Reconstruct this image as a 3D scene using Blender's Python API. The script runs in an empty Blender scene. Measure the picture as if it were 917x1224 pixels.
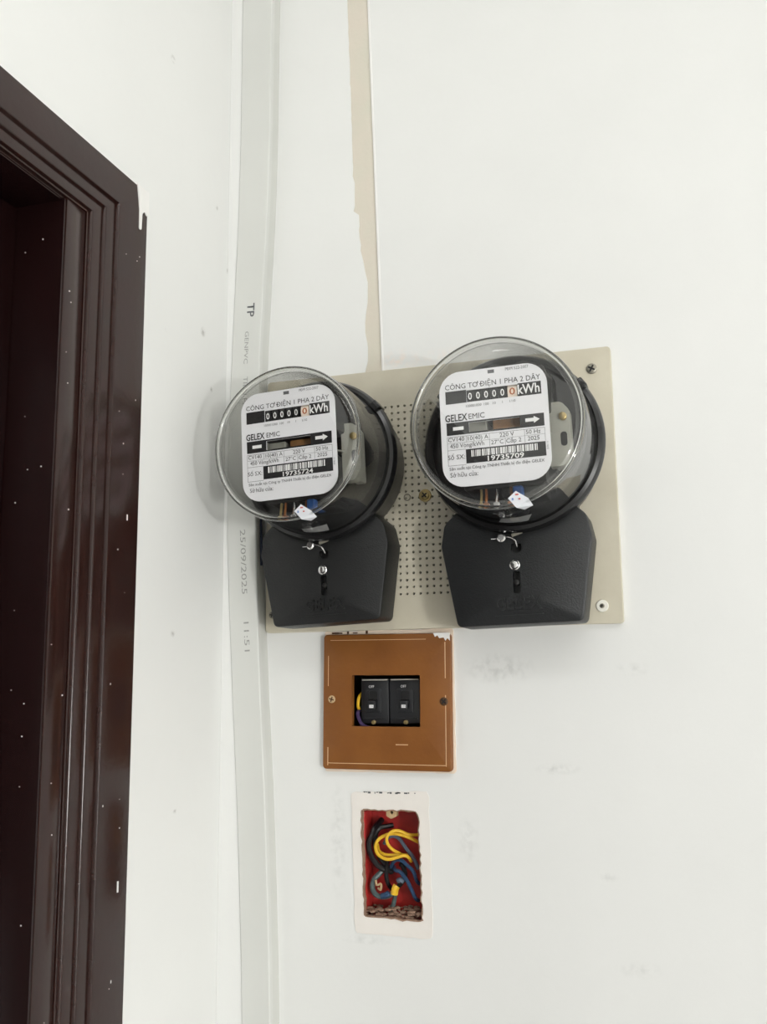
import bpy, bmesh, math, random
from mathutils import Vector, Matrix
random.seed(7)
PI = math.pi
sc = bpy.context.scene
C = sc.collection

# ------------------------------------------------------------------ camera, world, lights, exposure
H = 1.65                                     # the camera's height above the floor
cam = bpy.data.cameras.new('camera')
cam.sensor_fit = 'VERTICAL'; cam.sensor_height = 36.0; cam.lens = 1207.585 / 1224 * 36.0
cam.clip_start = 0.02
co = bpy.data.objects.new('camera', cam); C.objects.link(co)
RX = (0.9535641, 0.30099448, -0.01085541)    # right
RD = (-0.06112084, 0.15809024, -0.98553119)  # down
RF = (-0.29492331, 0.94043065, 0.16914621)   # forward
co.matrix_world = Matrix(((RX[0], -RD[0], -RF[0], 0.0), (RX[1], -RD[1], -RF[1], -0.78),
                          (RX[2], -RD[2], -RF[2], H), (0, 0, 0, 1)))
sc.camera = co
w = bpy.data.worlds.new('world'); sc.world = w; w.use_nodes = True
w.node_tree.nodes['Background'].inputs[0].default_value = (1, 1, 1, 1)
w.node_tree.nodes['Background'].inputs[1].default_value = 0.25
def area(name, loc, target, sx, sy, power, col=(1, 1, 1)):
    l = bpy.data.lights.new(name, 'AREA'); l.shape = 'RECTANGLE'; l.size = sx; l.size_y = sy
    l.energy = power; l.color = col
    o = bpy.data.objects.new(name, l); C.objects.link(o); o.location = loc
    o.rotation_euler = (Vector(target) - Vector(loc)).to_track_quat('-Z', 'Y').to_euler()
    return o
area('ceiling_panel_light', (0.1, -1.15, 2.655), (0.1, -1.15, 0), 1.15, 0.28, 4.5, (1, 1, 0.99))
lp = bpy.data.lights.new('fill_light', 'POINT'); lp.energy = 52.0; lp.shadow_soft_size = 0.07; lp.color = (1, 0.995, 0.985)
lo = bpy.data.objects.new('fill_light', lp); C.objects.link(lo); lo.location = (1.42, -1.80, 1.40)  # point light added behind the camera for highlights and fill
vs = sc.view_settings
vs.view_transform = 'Standard'; vs.look = 'None'; vs.exposure = 0.05; vs.gamma = 1.0; vs.use_curve_mapping = False
sc.cycles.use_denoising = True
sc.cycles.transparent_max_bounces = 24
sc.cycles.max_bounces = 10
sc.cycles.sample_clamp_indirect = 4.0

# ------------------------------------------------------------------ materials
MATS = {}
def srgb(r, g, b):
    f = lambda c: (c / 255 / 12.92) if c / 255 <= 0.04045 else ((c / 255 + 0.055) / 1.055) ** 2.4
    return (f(r), f(g), f(b), 1.0)
def mat(name, col, rough=0.5, metal=0.0, var=0.0, scale=60.0, bump=0.0, bscale=200.0, coat=0.0, spec=0.5, dark=None):
    m = bpy.data.materials.new(name); m.use_nodes = True; MATS[name] = m
    nt = m.node_tree; N = nt.nodes; L = nt.links
    p = N['Principled BSDF']; p.inputs['Base Color'].default_value = col
    p.inputs['Roughness'].default_value = rough; p.inputs['Metallic'].default_value = metal
    p.inputs['Coat Weight'].default_value = coat; p.inputs['Coat Roughness'].default_value = 0.08
    p.inputs['Specular IOR Level'].default_value = spec
    tc = N.new('ShaderNodeTexCoord')
    if var > 0:
        n = N.new('ShaderNodeTexNoise'); n.inputs['Scale'].default_value = scale; n.inputs['Detail'].default_value = 5
        L.new(tc.outputs['Object'], n.inputs['Vector'])
        r = N.new('ShaderNodeMapRange'); r.inputs[1].default_value = 0.3; r.inputs[2].default_value = 0.7
        L.new(n.outputs['Fac'], r.inputs[0])
        mx = N.new('ShaderNodeMix'); mx.data_type = 'RGBA'
        d = dark or tuple(c * (1 - var) for c in col[:3]) + (1,)
        mx.inputs[6].default_value = d; mx.inputs[7].default_value = col
        L.new(r.outputs[0], mx.inputs[0]); L.new(mx.outputs[2], p.inputs['Base Color'])
    if bump > 0:
        n2 = N.new('ShaderNodeTexNoise'); n2.inputs['Scale'].default_value = bscale; n2.inputs['Detail'].default_value = 4
        L.new(tc.outputs['Object'], n2.inputs['Vector'])
        b = N.new('ShaderNodeBump'); b.inputs['Strength'].default_value = bump; b.inputs['Distance'].default_value = 0.002
        L.new(n2.outputs['Fac'], b.inputs['Height']); L.new(b.outputs[0], p.inputs['Normal'])
    return m
def add_spots(m, spots):
    """stains: (centre, radii, colour, strength); each has its own ragged shape"""
    nt = m.node_tree; N = nt.nodes; L = nt.links; p = N['Principled BSDF']
    tc = N.new('ShaderNodeTexCoord')
    src = p.inputs['Base Color'].links[0].from_socket
    no = N.new('ShaderNodeTexNoise'); no.inputs['Scale'].default_value = 170; no.inputs['Detail'].default_value = 5
    L.new(tc.outputs['Object'], no.inputs['Vector'])
    for c, rad, col, st in spots:
        mp = N.new('ShaderNodeMapping'); mp.vector_type = 'POINT'
        mp.inputs['Scale'].default_value = tuple(1 / r for r in rad)
        mp.inputs['Location'].default_value = tuple(-a / r for a, r in zip(c, rad))
        L.new(tc.outputs['Object'], mp.inputs['Vector'])
        ln = N.new('ShaderNodeVectorMath'); ln.operation = 'LENGTH'; L.new(mp.outputs[0], ln.inputs[0])
        r = N.new('ShaderNodeMapRange'); r.inputs[1].default_value = 0.15; r.inputs[2].default_value = 1.0
        r.inputs[3].default_value = 1.0; r.inputs[4].default_value = 0.0; L.new(ln.outputs['Value'], r.inputs[0])
        r2 = N.new('ShaderNodeMapRange'); r2.inputs[1].default_value = 0.42; r2.inputs[2].default_value = 0.68
        r2.inputs[3].default_value = 0.0; r2.inputs[4].default_value = st * 1.5; L.new(no.outputs['Fac'], r2.inputs[0])
        mu = N.new('ShaderNodeMath'); mu.operation = 'MULTIPLY'; L.new(r.outputs[0], mu.inputs[0]); L.new(r2.outputs[0], mu.inputs[1])
        mx = N.new('ShaderNodeMix'); mx.data_type = 'RGBA'; mx.inputs[7].default_value = col
        L.new(mu.outputs[0], mx.inputs[0]); L.new(src, mx.inputs[6]); src = mx.outputs[2]
    L.new(src, p.inputs['Base Color'])

wallc = (0.80, 0.805, 0.79, 1)
mat('wall_paint', wallc, 0.55, var=0.03, scale=9, bump=0.06, bscale=120, dark=(0.775, 0.78, 0.765, 1))
grey = srgb(150, 152, 148)
add_spots(MATS['wall_paint'], [
    ((-0.152, 0, 0.012), (0.030, 0.02, 0.014), grey, 0.20), ((-0.0525, 0, 0.010), (0.016, 0.02, 0.006), grey, 0.12),
    ((-0.110, 0, -0.063), (0.020, 0.02, 0.005), grey, 0.19), ((-0.076, 0, -0.139), (0.008, 0.02, 0.004), grey, 0.15),
    ((-0.058, 0, -0.201), (0.018, 0.02, 0.007), grey, 0.11), ((-0.180, 0, -0.117), (0.010, 0.02, 0.020), grey, 0.15),
    ((-0.230, 0, 0.268), (0.020, 0.02, 0.012), srgb(250, 228, 212), 0.3), ((-0.180, 0, 0.268), (0.05, 0.02, 0.009), srgb(250, 230, 215), 0.2),
    ((-0.205, 0, 0.042), (0.03, 0.02, 0.004), grey, 0.12), ((-0.285, 0, -0.12), (0.008, 0.02, 0.05), grey, 0.16),
    ((-0.262, 0, -0.193), (0.025, 0.02, 0.004), grey, 0.17)])
mat('left_paint', wallc, 0.5, var=0.03, scale=7, bump=0.06, bscale=120, dark=(0.775, 0.78, 0.765, 1))
add_spots(MATS['left_paint'], [((-0.38, y, z), (0.02, a, b), srgb(150, 148, 142), 0.55) for y, z, a, b in
    [(-0.155, 0.545, 0.006, 0.004), (-0.122, 0.50, 0.005, 0.004), (-0.042, 0.41, 0.004, 0.003), (-0.122, 0.27, 0.003, 0.003),
     (-0.062, 0.29, 0.005, 0.005), (-0.045, 0.245, 0.003, 0.003), (-0.10, 0.04, 0.004, 0.003), (-0.09, -0.09, 0.004, 0.002), (-0.02, 0.36, 0.003, 0.004)]])
mat('far_paint', (0.78, 0.78, 0.76, 1), 0.6, var=0.03, scale=5)
mat('ceiling_paint', (0.82, 0.82, 0.80, 1), 0.7, var=0.03, scale=5)
mat('floor_tile', srgb(200, 198, 192), 0.25, var=0.12, scale=4)
mat('grout', srgb(150, 142, 130), 0.8, var=0.1)
mat('door_paint', srgb(42, 22, 18), 0.19, var=0.14, scale=26, bump=0.05, bscale=160, spec=0.42)
mat('door_leaf_paint', srgb(30, 14, 14), 0.26, var=0.15, scale=18, bump=0.05, bscale=120, spec=0.3)
mat('paint_white', (0.84, 0.83, 0.81, 1), 0.5, var=0.05)
mat('pvc', srgb(212, 213, 209), 0.38, var=0.03, scale=14, dark=srgb(208, 209, 205))
mat('pvc_side', srgb(206, 207, 202), 0.4, var=0.03, scale=14)
mat('old_pvc', srgb(216, 206, 193), 0.5, var=0.1, scale=22, bump=0.15, bscale=150, dark=srgb(208, 205, 190))
mat('board_pvc', srgb(205, 199, 181), 0.45, var=0.10, scale=30, bump=0.06, bscale=180, dark=srgb(194, 187, 168))
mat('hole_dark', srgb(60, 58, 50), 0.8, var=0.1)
mat('bakelite', srgb(22, 22, 23), 0.34, var=0.12, scale=50, bump=0.08, bscale=500)
mat('bakelite_rim', srgb(24, 24, 25), 0.16, var=0.1)
mat('cover_black', srgb(22, 24, 26), 0.42, var=0.16, scale=24, bump=0.18, bscale=900)
mat('cover_black_b', srgb(20, 21, 22), 0.44, var=0.14, scale=24, bump=0.18, bscale=900)
mat('hole_black', srgb(10, 10, 11), 0.6, var=0.1)
mat('label_white', srgb(236, 236, 240), 0.30, var=0.02)
mat('ink', srgb(28, 28, 30), 0.4, var=0.05)
mat('ink_grey', srgb(96, 97, 100), 0.5, var=0.05)
mat('ink_white', srgb(240, 240, 240), 0.4, var=0.02)
mat('drum_white', srgb(240, 226, 212), 0.4, var=0.05)
mat('orange_digit', srgb(176, 98, 48), 0.5, var=0.1)
mat('aluminium', srgb(205, 205, 200), 0.28, 0.9, var=0.1)
mat('cast_grey', srgb(172, 172, 162), 0.42, 0.25, var=0.15, scale=60)
mat('steel_core', srgb(44, 43, 42), 0.45, 0.4, var=0.2)
mat('copper', srgb(176, 112, 66), 0.35, 0.7, var=0.3, scale=200)
mat('brass', srgb(176, 156, 108), 0.36, 0.7, var=0.15)
mat('coil_brown', srgb(146, 104, 60), 0.45, var=0.25, scale=200)
mat('coil_blue', srgb(36, 78, 140), 0.4, var=0.15)
mat('chrome', srgb(222, 222, 222), 0.16, 1.0, var=0.08)
mat('screw_grey', srgb(150, 146, 134), 0.4, 0.6, var=0.15)
mat('screw_dark', srgb(86, 60, 38), 0.5, 0.4, var=0.2)
mat('washer_white', srgb(236, 234, 224), 0.4, var=0.04)
mat('mdf', srgb(131, 82, 35), 0.45, var=0.10, scale=35, bump=0.10, bscale=320, spec=0.35, dark=srgb(121, 73, 30))
mat('wear', srgb(214, 176, 136), 0.6, var=0.1)
mat('breaker_black', srgb(34, 35, 38), 0.34, var=0.15, bump=0.05)
mat('breaker_edge', srgb(200, 194, 184), 0.4, var=0.1)
mat('patch', srgb(235, 230, 224), 0.6, var=0.05, scale=40, bump=0.10, bscale=140)
mat('plaster_raw', srgb(158, 128, 108), 0.85, var=0.25, scale=120, bump=0.4, bscale=400)
mat('red_box', srgb(200, 54, 48), 0.42, var=0.35, scale=70, bump=0.05, dark=srgb(150, 38, 38))
mat('wire_yellow', srgb(230, 184, 48), 0.35, var=0.06)
mat('wire_blue', srgb(42, 70, 102), 0.35, var=0.10)
mat('wire_greyblue', srgb(92, 104, 120), 0.4, var=0.10)
mat('wire_black', srgb(17, 15, 18), 0.4, var=0.1)
mat('gap_shade_navy', srgb(38, 46, 70), 0.4, var=0.1)
mat('wire_purple', srgb(74, 58, 96), 0.4, var=0.1)
mat('tape_teal', srgb(84, 100, 100), 0.4, var=0.3, scale=90)
mat('tan', srgb(196, 168, 128), 0.5, var=0.2)
mat('sticker', srgb(232, 234, 240), 0.35, var=0.04)
mat('sticker_grey', srgb(188, 188, 190), 0.4, var=0.08)
mat('ink_red', srgb(200, 96, 90), 0.5, var=0.05)
mat('ink_blue', srgb(120, 146, 196), 0.5, var=0.05)
mat('lamp_body', (0.8, 0.8, 0.8, 1), 0.4, var=0.02)
def glass_thin(name, tint, edge, power, rough=0.01):
    m = bpy.data.materials.new(name); m.use_nodes = True; MATS[name] = m
    nt = m.node_tree; N = nt.nodes; L = nt.links; N.remove(N['Principled BSDF'])
    out = N['Material Output']
    lw = N.new('ShaderNodeLayerWeight'); lw.inputs[0].default_value = 0.5
    pw = N.new('ShaderNodeMath'); pw.operation = 'POWER'; pw.inputs[1].default_value = power
    L.new(lw.outputs['Facing'], pw.inputs[0])
    mc = N.new('ShaderNodeMix'); mc.data_type = 'RGBA'; mc.inputs[6].default_value = tint; mc.inputs[7].default_value = edge
    L.new(pw.outputs[0], mc.inputs[0])
    tr = N.new('ShaderNodeBsdfTransparent'); L.new(mc.outputs[2], tr.inputs[0])
    gl = N.new('ShaderNodeBsdfGlossy'); gl.inputs['Roughness'].default_value = rough
    fr = N.new('ShaderNodeFresnel'); ge = N.new('ShaderNodeNewGeometry')   # thin wall: both faces reflect alike
    ri = N.new('ShaderNodeMapRange'); ri.inputs[3].default_value = 1.75; ri.inputs[4].default_value = 1 / 1.75
    L.new(ge.outputs['Backfacing'], ri.inputs[0]); L.new(ri.outputs[0], fr.inputs[0])
    mx = N.new('ShaderNodeMixShader'); L.new(fr.outputs[0], mx.inputs[0])
    L.new(tr.outputs[0], mx.inputs[1]); L.new(gl.outputs[0], mx.inputs[2]); L.new(mx.outputs[0], out.inputs[0])
    return m
glass_thin('clear_cover', (0.99, 0.99, 0.982, 1), (0.25, 0.26, 0.25, 1), 8.0)
glass_thin('clear_inner', (0.99, 0.99, 0.985, 1), (0.90, 0.91, 0.89, 1), 4.0)
def glass_real(name):
    m = bpy.data.materials.new(name); m.use_nodes = True; MATS[name] = m
    p = m.node_tree.nodes['Principled BSDF']; p.inputs['Transmission Weight'].default_value = 1.0
    p.inputs['Roughness'].default_value = 0.03; p.inputs['IOR'].default_value = 1.45
    p.inputs['Base Color'].default_value = (0.93, 0.94, 0.92, 1)
glass_real('thick_glass')

# ------------------------------------------------------------------ helpers
def tag(o, label=None, cat=None, group=None, kind=None):
    if label: o['label'] = label
    if cat: o['category'] = cat
    if group: o['group'] = group
    if kind: o['kind'] = kind
    return o
def obj(name, bm, m, parent=None, smooth=False):
    if isinstance(bm, bmesh.types.BMesh):
        me = bpy.data.meshes.new(name); bm.to_mesh(me); bm.free()
    else:
        me = bm
    if not me.materials: me.materials.append(MATS[m])
    if smooth:
        for p in me.polygons: p.use_smooth = True
        try: me.set_sharp_from_angle(angle=math.radians(35))
        except Exception: pass
    o = bpy.data.objects.new(name, me); C.objects.link(o)
    if parent: o.parent = parent
    return o
def empty(name, loc=(0, 0, 0), rot=(0, 0, 0)):
    o = bpy.data.objects.new(name, None); o.empty_display_size = 0.02; C.objects.link(o)
    o.location = loc; o.rotation_euler = rot
    return o
def NB(): return bmesh.new()
def box(bm, x0, x1, y0, y1, z0, z1, bev=0.0, seg=2):
    r = bmesh.ops.create_cube(bm, size=1)
    for v in r['verts']:
        v.co = Vector(((x0 + x1) / 2 + v.co.x * (x1 - x0), (y0 + y1) / 2 + v.co.y * (y1 - y0), (z0 + z1) / 2 + v.co.z * (z1 - z0)))
    if bev > 0:
        es = list({e for v in r['verts'] for e in v.link_edges})
        bmesh.ops.bevel(bm, geom=es, offset=bev, segments=seg, profile=0.5, affect='EDGES')
    return bm
def lathe(bm, prof, n=72, c=(0, 0), a0=0.0, a1=2 * PI, cap0=False, cap1=False):
    """turn (depth, radius) about the local Y axis; depth runs towards -Y"""
    full = abs(a1 - a0 - 2 * PI) < 1e-6
    cnt = n if full else n + 1
    rings = []
    for d, r in prof:
        rings.append([bm.verts.new((c[0] + r * math.cos(a0 + (a1 - a0) * i / n), -d, c[1] + r * math.sin(a0 + (a1 - a0) * i / n))) for i in range(cnt)])
    for a, b in zip(rings[:-1], rings[1:]):
        for i in range(n):
            j = (i + 1) % cnt
            try: bm.faces.new((a[i], a[j], b[j], b[i]))
            except ValueError: pass
    if cap0: bm.faces.new(list(reversed(rings[0])))
    if cap1: bm.faces.new(rings[-1])
    bmesh.ops.recalc_face_normals(bm, faces=bm.faces)
    return bm
def tube(bm, pts, r, n=8, caps=True, smooth_steps=5):
    P = [Vector(p) for p in pts]
    if smooth_steps > 1 and len(P) > 2:
        Q = []
        for i in range(len(P) - 1):
            p0 = P[max(i - 1, 0)]; p1 = P[i]; p2 = P[i + 1]; p3 = P[min(i + 2, len(P) - 1)]
            for k in range(smooth_steps):
                t = k / smooth_steps
                Q.append(0.5 * ((2 * p1) + (-p0 + p2) * t + (2 * p0 - 5 * p1 + 4 * p2 - p3) * t * t + (-p0 + 3 * p1 - 3 * p2 + p3) * t ** 3))
        Q.append(P[-1]); P = Q
    up = Vector((0.3, 1, 0.2)).normalized(); rings = []
    for i, p in enumerate(P):
        t = (P[min(i + 1, len(P) - 1)] - P[max(i - 1, 0)]).normalized()
        a = t.cross(up); a = a.normalized() if a.length > 1e-5 else t.orthogonal().normalized()
        b = t.cross(a)
        rings.append([bm.verts.new(p + r * (a * math.cos(2 * PI * k / n) + b * math.sin(2 * PI * k / n))) for k in range(n)])
    for A, B in zip(rings[:-1], rings[1:]):
        for k in range(n): bm.faces.new((A[k], A[(k + 1) % n], B[(k + 1) % n], B[k]))
    if caps: bm.faces.new(rings[0]); bm.faces.new(rings[-1])
    bmesh.ops.recalc_face_normals(bm, faces=bm.faces)
    return bm
def rrect(x0, x1, z0, z1, r, n=6):
    out = []
    for cx, cz, a in ((x1 - r, z1 - r, 0), (x0 + r, z1 - r, PI / 2), (x0 + r, z0 + r, PI), (x1 - r, z0 + r, 1.5 * PI)):
        for k in range(n + 1):
            t = a + PI / 2 * k / n; out.append((cx + r * math.cos(t), cz + r * math.sin(t)))
    return out
def rect(x0, x1, z0, z1): return [(x1, z1), (x0, z1), (x0, z0), (x1, z0)]
def sheet(bm, outer, holes, y):
    loops = []
    es = []
    for lp_ in [outer] + holes:
        vs_ = [bm.verts.new((p[0], y, p[1])) for p in lp_]
        es += [bm.edges.new((vs_[i], vs_[(i + 1) % len(vs_)])) for i in range(len(vs_))]
        loops.append(vs_)
    r = bmesh.ops.triangle_fill(bm, use_beauty=True, use_dissolve=False, edges=es)
    for f in r['geom']:
        if isinstance(f, bmesh.types.BMFace):
            f.normal_update()
            if f.normal.y > 0: f.normal_flip()
    return loops
def walls_from(bm, loop, y1):
    nv = [bm.verts.new((v.co.x, y1, v.co.z)) for v in loop]
    n = len(loop)
    for i in range(n): bm.faces.new((loop[i], loop[(i + 1) % n], nv[(i + 1) % n], nv[i]))
    return nv
def slab(bm, outer, holes, yf, yb, back=True, bevel=0.0):
    """plate with holes: front face at yf, sides run to yb"""
    if bevel > 0:
        n = len(outer); c = Vector((sum(p[0] for p in outer) / n, sum(p[1] for p in outer) / n))
        ins = inset(outer, bevel)
        loops = sheet(bm, ins, holes, yf)
        mid = [bm.verts.new((p[0], yf + bevel, p[1])) for p in outer]
        m2 = [bm.verts.new(((p[0] * 0.7 + q[0] * 0.3), yf + bevel * 0.3, (p[1] * 0.7 + q[1] * 0.3))) for p, q in zip(outer, ins)]
        for i in range(n):
            j = (i + 1) % n
            bm.faces.new((loops[0][i], loops[0][j], m2[j], m2[i])); bm.faces.new((m2[i], m2[j], mid[j], mid[i]))
        loops[0] = mid
    else:
        loops = sheet(bm, outer, holes, yf)
    backs = [walls_from(bm, l, yb) for l in loops]
    if back and not holes: bm.faces.new(backs[0])
    bmesh.ops.recalc_face_normals(bm, faces=bm.faces)
    return bm
def inset(poly, d):
    n = len(poly); out = []
    area2 = sum(poly[i][0] * poly[(i + 1) % n][1] - poly[(i + 1) % n][0] * poly[i][1] for i in range(n))
    s = 1 if area2 > 0 else -1
    for i in range(n):
        a = Vector(poly[i - 1]); b = Vector(poly[i]); c = Vector(poly[(i + 1) % n])
        e1 = (b - a).normalized() if (b - a).length > 1e-9 else Vector((1, 0)); e2 = (c - b).normalized() if (c - b).length > 1e-9 else e1
        n1 = Vector((-e1.y, e1.x)) * s; n2 = Vector((-e2.y, e2.x)) * s
        m_ = (n1 + n2); m_ = m_.normalized() if m_.length > 1e-6 else n1
        k = d / max(0.4, m_.dot(n1)); out.append((b.x + m_.x * k, b.y + m_.y * k))
    return out
def round_poly(pts, rs, n=6):
    out = []; N_ = len(pts)
    for i in range(N_):
        a = Vector(pts[i - 1]); b = Vector(pts[i]); c = Vector(pts[(i + 1) % N_]); r = rs[i]
        if r <= 0: out.append(tuple(b)); continue
        u = (a - b).normalized(); v = (c - b).normalized()
        h = math.acos(max(-1, min(1, u.dot(v)))) / 2; t = r / math.tan(h)
        p1 = b + u * t; p2 = b + v * t
        for k in range(n + 1):
            s = k / n; q = (1 - s) ** 2 * p1 + 2 * s * (1 - s) * b + s * s * p2; out.append(tuple(q))
    return out
BARRED = {'Đ': 'D', 'Ơ': 'O', 'ơ': 'o', 'ở': 'o'}
def text_mesh(body, size, width=None, thick=0.0, align='CENTER', res=2, extrude=0.0):
    plain = ''.join(BARRED.get(c, c) for c in body)
    me = raw_text(plain, size, thick, 'LEFT', res, extrude)
    marks = []
    for i, c in enumerate(body):
        if c in BARRED:
            a = raw_text(plain[:i + 1], size, thick, 'LEFT', res, 0.0); one = raw_text(plain[i], size, thick, 'LEFT', res, 0.0)
            xr = max(v.co.x for v in a.vertices); wd = max(v.co.x for v in one.vertices) - min(v.co.x for v in one.vertices)
            y0_ = min(v.co.y for v in one.vertices); y1_ = max(v.co.y for v in one.vertices); t = (y1_ - y0_) * 0.07
            if c == 'Đ': marks.append((xr - wd * 1.22, xr - wd * 0.45, (y0_ + y1_) / 2 - t, (y0_ + y1_) / 2 + t))
            else:
                marks.append((xr - wd * 0.06, xr + wd * 0.12, y0_ + (y1_ - y0_) * 0.72, y0_ + (y1_ - y0_) * 1.12))
                if c == 'ở': marks.append((xr - wd * 0.62, xr - wd * 0.38, y1_ + t * 3, y1_ + t * 8))
            bpy.data.meshes.remove(a); bpy.data.meshes.remove(one)
    b = bmesh.new(); b.from_mesh(me)
    for x0, x1, z0, z1 in marks:
        b.faces.new([b.verts.new(p) for p in ((x0, z0, extrude), (x1, z0, extrude), (x1, z1, extrude), (x0, z1, extrude))])
    b.to_mesh(me); b.free()
    if len(me.vertices):
        xs = [v.co.x for v in me.vertices]; k = width / (max(xs) - min(xs)) if width else 1.0
        mid = (max(xs) + min(xs)) / 2 if align == 'CENTER' else min(xs)
        for v in me.vertices: v.co.x = (v.co.x - mid) * k
    me.materials.clear()
    return me
def raw_text(body, size, thick, align, res, extrude):
    cu = bpy.data.curves.new('t', 'FONT'); cu.body = body; cu.size = size; cu.align_x = align; cu.align_y = 'CENTER'
    cu.resolution_u = res; cu.offset = thick * size; cu.extrude = extrude
    o = bpy.data.objects.new('t', cu); C.objects.link(o)
    bpy.context.view_layer.update()
    dg = bpy.context.evaluated_depsgraph_get()
    me = bpy.data.meshes.new_from_object(o.evaluated_get(dg))
    bpy.data.objects.remove(o); bpy.data.curves.remove(cu)
    return me
FRONT = Matrix.Rotation(PI / 2, 4, 'X')          # lettering that stands upright and faces -Y
def put_text(name, body, size, x, z, y, m, parent, width=None, thick=0.0, align='CENTER', rot=0.0, extrude=0.0):
    me = text_mesh(body, size, width, thick, align, extrude=extrude)
    me.transform(Matrix.Translation((x, y, z)) @ Matrix.Rotation(rot, 4, 'Y') @ FRONT)
    return obj(name, me, m, parent)
def quad(bm, x0, x1, z0, z1, y):
    f = bm.faces.new([bm.verts.new(p) for p in ((x0, y, z0), (x1, y, z0), (x1, y, z1), (x0, y, z1))]); return f
def screw(name, x, z, y, r, m, parent, slot_m='hole_black', depth=0.0018, cross=True, rot=0.4):
    bm = NB(); lathe(bm, [(0, r), (depth * 0.5, r), (depth * 0.9, r * 0.8), (depth, r * 0.45)], 18, cap1=True)
    bm.transform(Matrix.Translation((x, y, z)))
    o = obj(name, bm, m, parent, True)
    bm = NB(); t = r * 0.16; L_ = r * 0.68
    box(bm, -L_, L_, -0.0003, 0.0002, -t, t)
    if cross: box(bm, -t, t, -0.00032, 0.0002, -L_, L_)
    bm.transform(Matrix.Translation((x, y - depth, z)) @ Matrix.Rotation(rot, 4, 'Y'))
    if parent is not None and parent.parent is not None: return o
    obj('screw_slot', bm, slot_m, o)
    return o

# ------------------------------------------------------------------ the setting
XL, XRR, YF, ZB, ZT = -0.38, 1.9, -2.0, -H, 1.05
def ragged(pts, step, amp, seed):
    rnd = random.Random(seed); out = []
    for i in range(len(pts)):
        a = Vector(pts[i]); b = Vector(pts[(i + 1) % len(pts)]); n = max(1, int((b - a).length / step))
        nn = Vector((-(b - a).y, (b - a).x)).normalized()
        for k in range(n): out.append(tuple(a + (b - a) * (k / n) + nn * rnd.uniform(-amp, amp)))
    return out
hole_j = ragged(round_poly([(-0.2190, -0.0965), (-0.2655, -0.0960), (-0.2635, -0.1755), (-0.2170, -0.1775)], [0.005, 0.002, 0.003, 0.003], 3), 0.003, 0.0006, 3)
hole_b = rect(-0.2850, -0.2000, -0.0460, 0.0200)
ch_l = [(-0.2835, 1.0)]; z = 1.0; rnd = random.Random(11)
while z > 0.22:
    z -= rnd.uniform(0.004, 0.012)
    base = -0.274 + (0.614 - z) * 0.0284
    bulge = 0.0060 * math.exp(-((z - 0.335) / 0.028) ** 2) + 0.0042 * math.exp(-((z - 0.28) / 0.02) ** 2) + 0.0028 * (1 if z < 0.405 else 0)
    ch_l.append((base + bulge + rnd.uniform(-0.0005, 0.0005) * (2.2 if z < 0.45 else 0.7), z))
ch_r = [(-0.254 + (0.614 - zz) * 0.0284, zz) for zz in (ch_l[-1][1], 0.45, 0.62, 1.0)]
hole_c = ch_l + ch_r
bm = NB()
loops = sheet(bm, rect(XL, XRR, ZB, ZT), [hole_j, hole_b, hole_c], 0.0)
walls_from(bm, loops[1], 0.0035); walls_from(bm, loops[2], 0.06); walls_from(bm, loops[3], 0.0016)
bmesh.ops.recalc_face_normals(bm, faces=bm.faces)
tag(obj('wall_back', bm, 'wall_paint'), 'white painted wall carrying the two round meters', 'wall', kind='structure')
OY, OZ = -0.160, 0.364        # outer edge of the door frame on the left wall
bm = NB()
v = [bm.verts.new(p) for p in ((XL, 0, ZB), (XL, OY - 0.002, ZB), (XL, OY - 0.002, OZ - 0.002), (XL, YF, OZ - 0.002), (XL, YF, ZT), (XL, 0, ZT))]
bm.faces.new(v)
tag(obj('wall_left', bm, 'left_paint'), 'white painted side wall around the dark door frame', 'wall', kind='structure')
def plane_obj(name, pts, m, label, cat):
    bm = NB(); bm.faces.new([bm.verts.new(p) for p in pts])
    return tag(obj(name, bm, m), label, cat, kind='structure')
plane_obj('wall_front', ((XL, YF, ZB), (XL, YF, ZT), (XRR, YF, ZT), (XRR, YF, ZB)), 'far_paint', 'plain white wall behind the viewer', 'wall')
plane_obj('wall_right', ((XRR, 0, ZB), (XRR, 0, ZT), (XRR, YF, ZT), (XRR, YF, ZB)), 'far_paint', 'plain white wall far to the right of the meters', 'wall')
plane_obj('ceiling', ((XL, 0, ZT), (XRR, 0, ZT), (XRR, YF, ZT), (XL, YF, ZT)), 'ceiling_paint', 'flat white ceiling above the meters', 'ceiling')
plane_obj('floor', ((XL, 0, ZB), (XL, YF, ZB), (XRR, YF, ZB), (XRR, 0, ZB)), 'floor_tile', 'beige floor below the meters', 'floor')

# door in the left wall: mitred moulded frame, inner stop, leaf
door = empty('door_1', (0, 0, 0)); tag(door, 'dark brown glossy painted door frame with stepped moulding and a shut door', 'door', kind='structure')
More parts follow.
